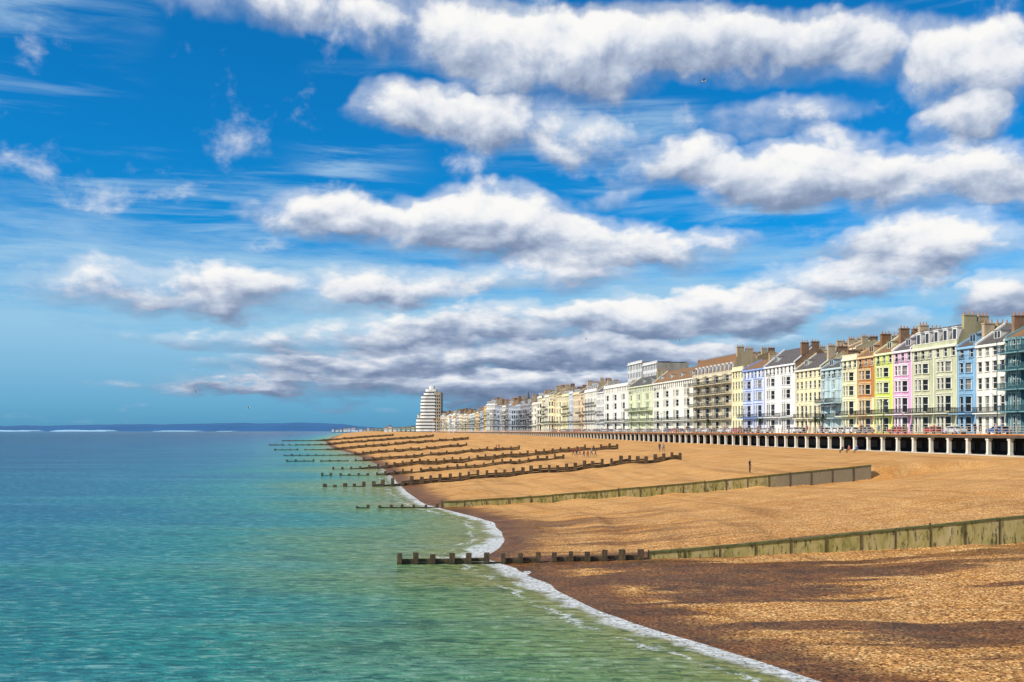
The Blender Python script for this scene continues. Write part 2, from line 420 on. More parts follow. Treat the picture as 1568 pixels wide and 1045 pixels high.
# ------------------------------------------------------------------ buildings
m_glass=[]
for nm,c,r in(('window_glass',(.03,.04,.05),.08),('window_glass_curtained',(.22,.21,.19),.25),('window_glass_dark',(.012,.014,.018),.12)):
    m_glass.append(mat(nm,c,r,.3,.7))
m_slate=mat('slate_roof',(.10,.085,.08),.75,.35,1.5,.3)
m_tile=mat('brown_tile_roof',(.22,.115,.05),.85,.35,1.5,.3)
m_brick=mat('stock_brick',(.24,.14,.08),.9,.35,1.2,.3)
m_rend=mat('stained_render',(.46,.35,.22),.9,.35,.7,streak=True)
m_pot=mat('terracotta',(.42,.18,.08),.8,.2,4)
m_lead=mat('lead_sheet',(.22,.23,.25),.6,.2,2)
BZ=8.5
def house(u0,u1,zeave,col,floors=5,bay='canted',bayfl=4,nb=None,roof='gable',rmat=None,balc=(1,),roofh=3.6,lod=0,
          lower=None,trim=None,gable=None,chim=2,ironm=None,name='terraced_house',O=BO,z0=BZ,depth=11,n0=0.,awn=False):
    w=u1-u0; rmat=rmat or m_slate; ironm=ironm or m_iron
    wm=mat('stucco',col,.8,.30,.45,.0,True); tm=mat('trim_stucco',trim or tuple(min(c*1.08+.02,.82) for c in col[:3]),.7,.2,.8)
    lm=mat('stucco',lower,.8,.30,.45,.0,True) if lower else wm
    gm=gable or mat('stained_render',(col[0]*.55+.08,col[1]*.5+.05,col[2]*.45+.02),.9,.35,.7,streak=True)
    org=PW((u0+u1)/2,n0-depth/2,z0,O); par=empty(name,org)
    P=lambda u,n,z:PW(u,n+n0,z,O)
    W=MB();G=MB();Rf=MB();B=MB();C=MB()
    nb=nb or max(1,round(w/6.6)); uw=w/nb
    wt=[1.18,1.18,1.02,.92,.82,.8,.78][:floors]; tot=sum(wt); zz=[z0]
    for q in wt: zz.append(zz[-1]+q/tot*(zeave-z0))
    def pt(a,e,m,s,d,z): return P(a[0]+e[0]*s+m[0]*d,a[1]+e[1]*s+m[1]*d,z)
    def sb(mb,a,e,m,s0,s1,d0,d1,za,zb,mt):
        mb.hexa([pt(a,e,m,s1,d0,za),pt(a,e,m,s0,d0,za),pt(a,e,m,s0,d1,za),pt(a,e,m,s1,d1,za),
                 pt(a,e,m,s1,d0,zb),pt(a,e,m,s0,d0,zb),pt(a,e,m,s0,d1,zb),pt(a,e,m,s1,d1,zb)],mt)
    def seg(a,b,za,zb,nw,ww,mt,fl):
        L=math.hypot(b[0]-a[0],b[1]-a[1])
        if L<.02: return
        e=((b[0]-a[0])/L,(b[1]-a[1])/L); m=(-e[1],e[0]); h=zb-za
        q=lambda s0,s1,d,y0,y1,mb,mt_: mb.face([pt(a,e,m,s1,d,y0),pt(a,e,m,s0,d,y0),pt(a,e,m,s0,d,y1),pt(a,e,m,s1,d,y1)],mt_)
        if nw==0 or L<.7: q(0,L,0,za,zb,W,mt); return
        ww=min(ww,L/nw*.72); y0=za+h*(.22 if fl>1 else .10); y1=za+h*.84
        q(0,L,0,za,y0,W,mt); q(0,L,0,y1,zb,W,mt)
        s=0
        for i in range(nw):
            cx=L*(i+.5)/nw; a0,a1=cx-ww/2,cx+ww/2
            q(s,a0,0,y0,y1,W,mt); s=a1
            d=-.2
            gmt=m_glass[random.choice((0,0,2,2,1))]
            q(a0,a1,d,y0,y1,G,gmt)
            for (sa,sb_) in((a0,a0),(a1,a1)):
                W.face([pt(a,e,m,sa,0,y0),pt(a,e,m,sa,d,y0),pt(a,e,m,sa,d,y1),pt(a,e,m,sa,0,y1)],mt)
            W.face([pt(a,e,m,a0,0,y0),pt(a,e,m,a1,0,y0),pt(a,e,m,a1,d,y0),pt(a,e,m,a0,d,y0)],mt)
            W.face([pt(a,e,m,a0,0,y1),pt(a,e,m,a1,0,y1),pt(a,e,m,a1,d,y1),pt(a,e,m,a0,d,y1)],mt)
            if lod<2:
                fw=.07; ym=(y0+y1)/2
                sb(G,a,e,m,a0+.003,a0+fw,d+.01,d+.08,y0+.003,y1-.003,m_white)
                sb(G,a,e,m,a1-fw,a1-.003,d+.01,d+.08,y0+.003,y1-.003,m_white)
                sb(G,a,e,m,a0+fw,a1-fw,d+.01,d+.08,ym-.04,ym+.04,m_white)
                sb(G,a,e,m,a0+fw,a1-fw,d+.01,d+.07,y1-fw,y1-.003,m_white)
                sb(W,a,e,m,a0-.12,a1+.12,.003,.16,y0-.14,y0-.003,tm)
                if lod<1:
                    sb(W,a,e,m,a0-.17,a0-.003,.003,.06,y0,y1,tm); sb(W,a,e,m,a1+.003,a1+.17,.003,.06,y0,y1,tm)
                    sb(W,a,e,m,a0-.2,a1+.2,.003,.12,y1+.004,y1+.2,tm)
        q(s,L,0,y0,y1,W,mt)
    for b in range(nb):
        ua=u0+b*uw; ub=ua+uw
        for fl in range(floors):
            za,zb=zz[fl],zz[fl+1]; mt=lm if fl<(2 if lower else 0) else wm
            if bay in('canted','bow') and fl<bayfl:
                bw=min(uw*.62,4.2); bd=1.05; c=ua+uw*.5; x0=c-bw/2;x1=c+bw/2; ct=.85
                if bay=='canted': pts=[(x0,0),(x0+ct,bd),(x1-ct,bd),(x1,0)]
                else:
                    pts=[(c-bw/2*math.cos(k*math.pi/6),bd*math.sin(k*math.pi/6)) for k in range(7)]
                seg((ua,0),pts[0],za,zb,0,1,mt,fl)
                for i in range(len(pts)-1):
                    L=math.hypot(pts[i+1][0]-pts[i][0],pts[i+1][1]-pts[i][1])
                    seg(pts[i],pts[i+1],za,zb,2 if L>2.3 else 1,1.15,mt,fl)
                seg(pts[-1],(ub,0),za,zb,0,1,mt,fl)
                for i in range(len(pts)-1):
                    L=math.hypot(pts[i+1][0]-pts[i][0],pts[i+1][1]-pts[i][1]); e=((pts[i+1][0]-pts[i][0])/L,(pts[i+1][1]-pts[i][1])/L)
                    sb(W,pts[i],e,(-e[1],e[0]),0,L,.004,.14+.002*i,zb-.22,zb-.02,tm)
                if fl==bayfl-1 or fl==floors-1:
                    Rf.face([P(p[0],p[1]+.0,zb+.02) for p in pts][::-1],m_lead)
                    if lod<2 and R()<.5 and fl<floors-1:
                        for i in range(len(pts)-1):
                            L=math.hypot(pts[i+1][0]-pts[i][0],pts[i+1][1]-pts[i][1]); e=((pts[i+1][0]-pts[i][0])/L,(pts[i+1][1]-pts[i][1])/L)
                            sb(B,pts[i],e,(-e[1],e[0]),0,L,-.05,.0,zb+.85,zb+.91,ironm)
                            k=0.
                            while k<L: sb(B,pts[i],e,(-e[1],e[0]),k,k+.035,-.045,-.01,zb+.03,zb+.85,ironm);k+=.3
            else:
                nw=max(2,round(uw/2.3)); seg((ua,0),(ub,0),za,zb,nw,1.2,mt,fl)
        for fl in balc:
            if fl>=floors: continue
            z=zz[fl]; pn=1.0+ (1.05 if bay in('canted','bow') and fl<bayfl else 0)
            pbox(B,ua+.25,ub-.25,n0+.01,n0+pn,z-.16,z+.02,tm,O)
            sp=.22 if lod==0 else (.35 if lod==1 else 1.2); th=.045 if lod==0 else .06
            for zr in(z+.12,z+.98): pbox(B,ua+.27,ub-.27,n0+pn-.08,n0+pn-.02,zr,zr+.08,ironm,O)
            k=ua+.27
            while k<ub-.3: pbox(B,k,k+th,n0+pn-.07,n0+pn-.03,z+.02,z+.98,ironm,O);k+=sp
            for ue in(ua+.27,ub-.32):
                for zr in(z+.12,z+.98): pbox(B,ue,ue+.05,n0+.05,n0+pn-.09,zr,zr+.06,ironm,O)
                k=.2
                while k<pn-.1: pbox(B,ue+.005,ue+.04,n0+k,n0+k+th,z+.02,z+.98,ironm,O);k+=sp
                if len(balc)>2: pbox(B,ue+.003,ue+.09,n0+pn-.1,n0+pn-.01,z+.03,zz[fl+1]-.18,ironm,O)
            if awn and fl==1:
                z2=zz[2]-.35
                B.hexa([P(ua+.3,0.02,z2),P(ub-.3,.02,z2),P(ub-.3,pn,z2-.5),P(ua+.3,pn,z2-.5),P(ua+.3,.02,z2+.06),P(ub-.3,.02,z2+.06),P(ub-.3,pn,z2-.44),P(ua+.3,pn,z2-.44)],m_lead)
        if lod<2: pbox(W,ua-.12+.14*(b==0),ua+.14+.02*(b==0),n0+.004,n0+.10,z0,zeave-.02,tm,O)
    pbox(W,u0+.01,u1-.01,n0+.003,n0+.38,zeave-.42,zeave-.14,tm,O); pbox(W,u0+.02,u1-.02,n0-.3,n0+.26,zeave-.14+.002,zeave+.04,tm,O)
    par_h=.0
    if roof in('mansard','parapet'):
        par_h=.75; pbox(W,u0+.02,u1-.02,n0-.28,n0+.06,zeave+.042,zeave+par_h,wm,O); pbox(W,u0+.01,u1-.01,n0-.32,n0+.12,zeave+par_h+.002,zeave+par_h+.14,tm,O)
    dn=-depth
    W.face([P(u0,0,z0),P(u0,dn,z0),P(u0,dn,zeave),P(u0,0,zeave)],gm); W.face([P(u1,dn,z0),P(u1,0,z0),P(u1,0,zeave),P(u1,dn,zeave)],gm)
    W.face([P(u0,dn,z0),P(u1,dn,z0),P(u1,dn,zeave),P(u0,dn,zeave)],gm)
    zr=zeave+roofh; mid=dn/2
    if roof=='gable':
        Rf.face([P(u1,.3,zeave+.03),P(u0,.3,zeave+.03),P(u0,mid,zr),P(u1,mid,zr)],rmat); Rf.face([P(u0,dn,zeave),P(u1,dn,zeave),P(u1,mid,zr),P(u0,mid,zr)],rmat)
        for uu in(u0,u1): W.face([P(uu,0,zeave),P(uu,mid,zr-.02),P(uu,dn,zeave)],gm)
        if lod<2:
            for uu in(u0+.15,u1-.35): W.hexa([P(uu,.25,zeave+.02),P(uu+.3,.25,zeave+.02),P(uu+.3,mid,zr),P(uu,mid,zr),P(uu,.25,zeave+.42),P(uu+.3,.25,zeave+.42),P(uu+.3,mid,zr+.35),P(uu,mid,zr+.35)],tm)
            for b in range(nb):
                if R()>.6: continue
                c=u0+(b+.5)*uw; zb=zeave+roofh*.22; nn=-5.5*.22
                pbox(Rf,c-.9,c+.9,n0+nn-2.2,n0+nn,zb-.2,zb+1.5,tm,O); pbox(Rf,c-1.05,c+1.05,n0+nn-2.5,n0+nn+.12,zb+1.502,zb+1.64,m_lead,O)
                for k in(-.75,.08): pbox(G,c+k,c+k+.67,n0+nn+.003,n0+nn+.02,zb+.25,zb+1.35,m_glass[0],O)
    elif roof=='mansard':
        zm=zeave+roofh*.85
        Rf.face([P(u1,-.3,zeave+.05),P(u0,-.3,zeave+.05),P(u0,-1.9,zm),P(u1,-1.9,zm)],rmat)
        Rf.face([P(u1,-1.9,zm),P(u0,-1.9,zm),P(u0,mid,zr),P(u1,mid,zr)],m_lead); Rf.face([P(u0,dn,zeave),P(u1,dn,zeave),P(u1,mid,zr),P(u0,mid,zr)],rmat)
        for uu in(u0,u1): W.face([P(uu,0,zeave),P(uu,-.3,zeave+par_h),P(uu,-1.9,zm),P(uu,mid,zr-.02),P(uu,dn,zeave)],gm)
        k=max(2,round(w/3.2))
        for i in range(k):
            c=u0+(i+.5)*w/k; zb=zeave+.5
            pbox(Rf,c-.7,c+.7,n0-2.2,n0-.42,zb,zb+min(roofh*.85-1.,2.6),m_white,O); pbox(Rf,c-.85,c+.85,n0-2.3,n0-.3,zb+min(roofh*.85-1.,2.6)+.002,zb+min(roofh*.85-1.,2.6)+.15,m_white,O)
            pbox(G,c-.5,c+.5,n0-.415,n0-.39,zb+.35,zb+min(roofh*.85-1.25,2.3),m_glass[0],O)
    else:
        Rf.face([P(u1,-.2,zeave+.1),P(u0,-.2,zeave+.1),P(u0,dn,zeave+.4),P(u1,dn,zeave+.4)],m_lead)
    spots=[(u0+.5,mid),(u0+.5,mid+2.8),(u1-.6,mid-1)][:chim]
    for (uu,nn) in spots:
        top=zeave+(roofh if roof!='parapet' else .5)+.35+R()*.6
        cm=random.choice((m_brick,m_rend,m_rend,gm)); L=.9+R()*.4
        pbox(C,uu-.38,uu+.38,n0+nn-L,n0+nn+L,zeave-.2,top,cm,O); pbox(C,uu-.46,uu+.46,n0+nn-L-.08,n0+nn+L+.08,top+.002,top+.2,cm,O)
        k=max(3,int(L*2.8))
        for i in range(k):
            p=P(uu,nn-L+.3+(2*L-.6)*i/(k-1),top+.2); C.tube(p,p+Vector((0,0,.45+R()*.25)),.14,.10,m_pot,6)
    W.build('walls',par,org);G.build('windows',par,org);Rf.build('roof',par,org);B.build('balcony',par,org);C.build('chimney_stack',par,org)
    return par
def ux(x,a=113.): return YB(x,a)*LN
def ze(x,y): return H+(660-y)*YB(x)/F
Hs=[
 (1700,1612,508,(.75,.70,.58),dict(roof='gable',rmat=m_tile)),
 (1612,1541,519,(.06,.17,.20),dict(bay='bow',bayfl=5,nb=2,roof='gable',rmat=m_tile,roofh=3.,balc=(1,2,3,4),ironm=mat('teal_iron',(.03,.10,.12),.5,.2,3),trim=(.16,.30,.32),gable=m_tile)),
 (1541,1495,530,(.80,.74,.64),dict(bay='flat',nb=1,roof='gable',rmat=m_slate,roofh=3.9,gable=m_brick,balc=(1,))),
 (1495,1466,533,(.24,.42,.58),dict(bay='canted',nb=1,roof='gable',rmat=m_slate,roofh=3.3,balc=(1,),gable=m_brick)),
 (1466,1397,536,(.50,.51,.33),dict(bay='canted',nb=2,roof='mansard',roofh=4.4,trim=(.74,.72,.58),balc=(1,))),
 (1397,1368,539,(.76,.38,.58),dict(bay='canted',nb=1,roof='gable',rmat=m_slate,roofh=3.8,gable=mat('stucco',(.8,.78,.75)),balc=(1,),trim=(.82,.76,.78))),
 (1368,1340,543,(.60,.70,.12),dict(bay='canted',nb=1,roof='gable',rmat=m_tile,roofh=3.9,gable=m_brick,trim=(.80,.80,.5))),
 (1340,1313,548,(.48,.20,.06),dict(bay='canted',nb=1,roof='gable',rmat=m_tile,roofh=3.7,lower=(.80,.68,.44),gable=m_tile,trim=(.72,.52,.28))),
 (1313,1290,551,(.82,.73,.48),dict(bay='canted',nb=1,roof='parapet',balc=(1,))),
 (1290,1258,566,(.46,.57,.58),dict(bay='bow',nb=2,roof='gable',roofh=3,rmat=m_slate,balc=(1,2),awn=True)),
 (1258,1218,568,(.80,.69,.42),dict(bay='flat',nb=2,roof='gable',roofh=4.2,rmat=m_slate,balc=(1,),trim=(.8,.76,.6))),
 (1218,1171,563,(.80,.77,.72),dict(bay='canted',nb=2,roof='gable',roofh=4.6,rmat=m_slate,balc=(1,),gable=m_brick)),
 (1171,1138,568,(.62,.65,.80),dict(bay='canted',nb=2,roof='gable',roofh=3.0,rmat=m_tile,balc=(1,),trim=(.25,.38,.7))),
 (1138,1121,568,(.84,.75,.44),dict(bay='flat',nb=1,roof='parapet',balc=())),
 (1121,1062,580,(.60,.53,.37),dict(bay='canted',nb=4,bayfl=5,roof='mansard',roofh=6.6,rmat=m_tile,balc=(1,2,3,4),floors=5)),
 (1062,1000,588,(.82,.78,.66),dict(bay='canted',nb=4,roof='gable',rmat=m_tile,roofh=4.5)),
 (1000,962,594,(.64,.67,.46),dict(bay='bow',nb=3,roof='gable',rmat=m_slate,roofh=4.,balc=(1,2),lod=1)),
 (962,925,595,(.82,.79,.70),dict(bay='canted',nb=3,roof='parapet',lod=1)),
]
for i,(xr,xl,ye,c,o) in enumerate(Hs):
    o=dict(o); o.setdefault('lod',0 if xl>1250 else 1)
    house(ux(xr)+.02,ux(xl)-.02,ze(xl,ye),c,**o)
pal=[(.82,.74,.50),(.82,.78,.68),(.78,.70,.44),(.82,.62,.28),(.78,.77,.72),(.62,.67,.68),(.82,.76,.62),(.76,.60,.40),(.58,.64,.72),(.80,.60,.34),(.5,.36,.24)]
u=ux(925);k=0
while u<ux(640):
    w=random.choice((8,11,13,16)) if u<650 else random.choice((12,16,22))
    Y=u/LN; x=784+F*(113/Y-.17)
    ty=ip(x,[676,740,745,822,826,850,925],[637,633,621,622,612,606,597])+ (R()-.5)*7*min(1,400/Y)
    z=H+(660-ty)*Y/F
    grey=(745<x<822)
    house(u,u+w-.04,z,random.choice(pal) if not grey else random.choice([(.42,.46,.52),(.66,.68,.70),(.30,.30,.32),(.7,.66,.58)]),lod=2 if u>560 else 1,nb=max(1,round(w/6.5)),
      bay=random.choice(('canted','bow','flat')),roof=random.choice(('gable','gable','mansard','parapet')),rmat=random.choice((m_slate,m_tile)),
      roofh=2.6+2.6*R(),balc=random.choice(((1,),(1,2),(1,2,3))),gable=random.choice((None,m_brick,m_rend)))
    u+=w; k+=1
for xr,xl,yt,c in((1312,1292,534,(.76,.68,.48)),(1292,1276,537,(.72,.66,.50)),(1276,1262,541,(.70,.62,.42)),(1248,1226,548,(.36,.24,.14)),(1160,1128,550,(.48,.36,.22))):
    a=150.;Y=YB((xr+xl)/2,a); z=H+(660-yt)*Y/F
    house(ux(xr,a),ux(xl,a),z,c,floors=5,bay='flat',roof='gable',roofh=2.5,rmat=m_tile,balc=(),lod=1,O=Vector((a,0,0)),z0=z-16,chim=3)
for xr,xl,yt in((1006,984,560),(983,961,559.5)):
    a=132.; Y=YB(xl,a); z=H+(660-yt)*Y/F
    house(ux(xr,a),ux(xl,a)-.3,z,(.62,.62,.60),floors=7,bay='flat',roof='parapet',balc=(),lod=2,O=Vector((a,0,0)),z0=8.4,chim=0,depth=14,name='apartment_block')
sp=MB(); Y=790.; X=(809-784)/F*Y; zt0=H+(660-598)*Y/F
sp.box(X-2.6,X+2.6,Y-2.6,Y+2.6,8.4,zt0-13,m_rend); sp.box(X-3,X+3,Y-3,Y+3,zt0-13,zt0-12.4,m_rend)
for i in range(8):
    a0=2*math.pi*i/8;a1=2*math.pi*(i+1)/8
    sp.face([(X+2.5*math.cos(a0),Y+2.5*math.sin(a0),zt0-12.4),(X+2.5*math.cos(a1),Y+2.5*math.sin(a1),zt0-12.4),(X,Y,zt0)],m_slate)
sp.box(X+2.6,X+22,Y-5,Y+5,8.4,20,m_rend)
sp.face([(X+2.6,Y-5.3,20),(X+22,Y-5.3,20),(X+22,Y,26),(X+2.6,Y,26)],m_slate);sp.face([(X+2.6,Y+5.3,20),(X+22,Y+5.3,20),(X+22,Y,26),(X+2.6,Y,26)],m_slate)
sp.build('church')

# ocean-liner style block at the far end
mw=mat('deco_white',(.82,.79,.72),.6,.1,.1); md=mat('deco_recess',(.10,.10,.11),.5,.3,.3); mbk=mat('deco_brown',(.40,.33,.24),.8,.2,.1)
ml=empty('art_deco_apartment_block',(-90,1150,8.4))
W=MB();G=MB();S2=MB()
Y0=1150.; sc=Y0/F
def bx(x): return (x-784)*sc
def slab(mb,x0,x1,yd,z0,z1,m,r):
    pts=[]
    for i in range(9):
        a=math.pi+ math.pi*i/16
        pts.append((x0+r+r*math.cos(a),Y0+r+r*math.sin(a)))
    for i in range(5):
        a=1.5*math.pi+math.pi/2*i/4; q=r*.35
        pts.append((x1-q+q*math.cos(a),Y0+q+q*math.sin(a)))
    pts+= [(x1,Y0+yd),(x0,Y0+yd)]
    n=len(pts); b=len(mb.v); k=mb.mi(m)
    mb.v+=[(p[0],p[1],z0) for p in pts]+[(p[0],p[1],z1) for p in pts]
    for i in range(n):
        j=(i+1)%n; mb.f.append((b+i,b+j,b+n+j,b+n+i)); mb.m.append(k)
    mb.f.append(tuple(b+n+i for i in range(n))); mb.m.append(k)
nf=12; ztop=H+(660-600)*sc; fh=(ztop-8.4)/nf
for i in range(nf):
    z=8.4+i*fh
    xl=bx((636,636,636,636.5,643,643,643,643,643,643.5,644,648)[i]); xr=bx(669 if i<11 else 667)
    slab(W,xl,xr,24,z,z+fh*.56,mw,7); slab(G,xl+1.0,xr-.6,23,z+fh*.56,z+fh,md,6)
slab(S2,bx(664),bx(675.5),30,8.4,ztop-.5,mbk,2)
for i in range(nf-1):
    for k in range(3): S2.box(bx(666.0+3*k),bx(667.4+3*k),Y0-.15,Y0-.02,10+i*fh,10+i*fh+fh*.5,m_glass[2])
slab(W,bx(651),bx(669),18,ztop,ztop+2.8,mw,5); slab(W,bx(657),bx(665),12,ztop+2.8,ztop+6.5,mw,3)
W.build('floor_bands',ml,ml.location);G.build('window_bands',ml,ml.location);S2.build('stair_wing',ml,ml.location)
for x in list(range(678,700,6))+list(range(588,636,7))+list(range(508,584,6)):
    yy=1300. if x>640 else (1700. if x>586 else 3900.)
    hpx=R()*4+ (12 if x>676 else (5 if x>586 else 1.5)); wpx=3+R()*3
    mb=MB(); X=(x-784)/F*yy; w=wpx*yy/F; h=hpx*yy/F; m=random.choice((mat('render_far',(.7,.68,.62)),mat('render_far2',(.5,.4,.32)),mat('render_far3',(.62,.66,.7))))
    mb.box(X,X+w,yy,yy+w,5,H+h*.75,m)
    mb.hexa([(X-.4,yy-.4,H+h*.75),(X+w+.4,yy-.4,H+h*.75),(X+w+.4,yy+w,H+h*.75),(X-.4,yy+w,H+h*.75),(X,yy+w*.45,H+h),(X+w,yy+w*.45,H+h),(X+w,yy+w*.55,H+h),(X,yy+w*.55,H+h)],random.choice((m_slate,m_tile)))
    for k in range(3):
        mb.box(X+w*(.12+.3*k),X+w*(.25+.3*k),yy-.15,yy-.02,H+h*.3,H+h*.55,m_glass[2])
    mb.build('seafront_house')
for x in(601,612,622,629,688,694,811):
    Y=900. if x<640 else 700.; X=(x-784)/F*Y
    if x<640: X=prom(Y)-3+ (x-612)*.3
    z=8.4; p=MB(); p.tube((X,Y,z-2),(X,Y,z+11),.18,.08,m_white,6); p.box(X,X+1.6,Y-.03,Y+.03,z+9.6,z+10.8,m_cop); p.build('flagpole')

# ------------------------------------------------------------------ street lamps, cars, palms, people
def lamp(u,n=-1.2):
    p=PW(u,n,8.42); mb=MB()
    mb.tube(p,p+Vector((0,0,.8)),.12,.10,m_iron,8); mb.tube(p+Vector((0,0,.8)),p+Vector((0,0,6)),.06,.045,m_iron,6)
    for s in(-1,1):
        q=p+Vector((0,0,5.8)); e=q+N*(-.9*s)+Vector((0,0,.35)); mb.tube(q,e,.035,.03,m_iron,6)
        mb.tube(e+Vector((0,0,-.28)),e,.2,.06,m_white,8); mb.tube(e,e+Vector((0,0,.1)),.1,.03,m_iron,8)
    mb.build('street_lamp',origin=tuple(p))
for u in range(150,640,32): lamp(u,-10.2)
m_leaf=mat('palm_leaf',(.06,.09,.03),.7,.4,2); m_trunk=mat('palm_trunk',(.12,.08,.05),.9,.3,4)
def palm(u,n,h):
    p=PW(u,n,8.42); mb=MB()
    for i in range(5): mb.tube(p+Vector((.03*i,0,h*i/5)),p+Vector((.03*i+.03,0,h*(i+1)/5)),.16-.01*i,.14-.01*i,m_trunk,7)
    c=p+Vector((.15,0,h))
    for i in range(26):
        a=R()*6.283; e=R()*1.5-.35; L=1.3+R()*.5; pr_=c
        for k in range(3):
            d=Vector((math.cos(a)*math.cos(e-k*.45),math.sin(a)*math.cos(e-k*.45),math.sin(e-k*.45))); q=pr_+d*L/3
            sd=Vector((-math.sin(a),math.cos(a),0))*(.12,.16,.10)[k]; sd2=Vector((-math.sin(a),math.cos(a),0))*(.16,.10,.01)[k]
            mb.face([pr_-sd,pr_+sd,q+sd2,q-sd2],m_leaf); pr_=q
    mb.build('palm_tree',origin=tuple(p))
palm(205,-10,3.2);palm(209,-10.4,2.6);palm(236,-10,3.);palm(270,-10,3.)

def car(u,n,col,flip=1):
    par=empty('parked_car',PW(u,n,8.38)); mp=mat('car_paint',col,.25,.05,1)
    T=lambda x,y,z:(PW(u,n,8.38)+D*x*flip+N*y+Vector((0,0,z)))
    b=MB();g=MB();wl=MB()
    prof=[(-2.1,.35),(-2.15,.75),(-1.9,.95),(-1.0,1.0),(1.1,1.02),(2.0,.9),(2.15,.65),(2.1,.35)]
    cab=[(-1.95,.97),(-1.55,1.38),(-.6,1.47),(.35,1.43),(1.15,1.0)]
    for P_,hw,mb,m in((prof,.86,b,mp),(cab,.72,b,mp)):
        n_=len(P_); wtop=lambda z:hw-(max(z-1,0)*.28)
        L=[T(x,-wtop(z),z) for x,z in P_];Rr=[T(x,wtop(z),z) for x,z in P_]
        mb.face(L,m);mb.face(Rr[::-1],m)
        for i in range(n_): j=(i+1)%n_; mb.face([L[i],Rr[i],Rr[j],L[j]],m)
    for s in(-1,1):
        for q in([(-1.6,1.04),(-1.4,1.32),(-.62,1.39),(-.58,1.04)],[(-.5,1.04),(-.5,1.39),(.3,1.36),(.92,1.04)]):
            g.face([T(x,s*(.735-(z-1)*.26),z) for x,z in q],m_glass[2])
    g.face([T(1.17,-.62,1.02),T(1.17,.62,1.02),T(.4,.55,1.42),T(.4,-.55,1.42)],m_glass[2]); g.face([T(-1.97,-.6,1.0),T(-1.97,.6,1.0),T(-1.6,.55,1.36),T(-1.6,-.55,1.36)],m_glass[2])
    for x in(-1.3,1.35):
        for s in(-1,1): wl.tube(T(x,s*.68,.32),T(x,s*.88,.32),.32,.32,m_iron,14); wl.tube(T(x,s*.885,.32),T(x,s*.90,.32),.18,.18,m_lead,10)
    for s in(-.65,.65): g.face([T(2.16,s-.17,.62),T(2.16,s+.17,.62),T(2.10,s+.17,.8),T(2.10,s-.17,.8)],m_white); g.face([T(-2.16,s-.15,.65),T(-2.16,s+.15,.65),T(-2.1,s+.15,.85),T(-2.1,s-.15,.85)],m_cop)
    b.build('body',par,par.location);g.build('windows',par,par.location);wl.build('wheels',par,par.location)
cc=[(.6,.6,.6),(.02,.02,.025),(.45,.03,.03),(.05,.12,.3),(.75,.75,.75),(.2,.2,.21)]
u=150
while u<520:
    if R()<.7: car(u,-19,random.choice(cc))
    u+=6
u=170
while u<500: car(u,-12.6-(R()>.5)*4.,random.choice(cc),-1); u+=22+R()*40

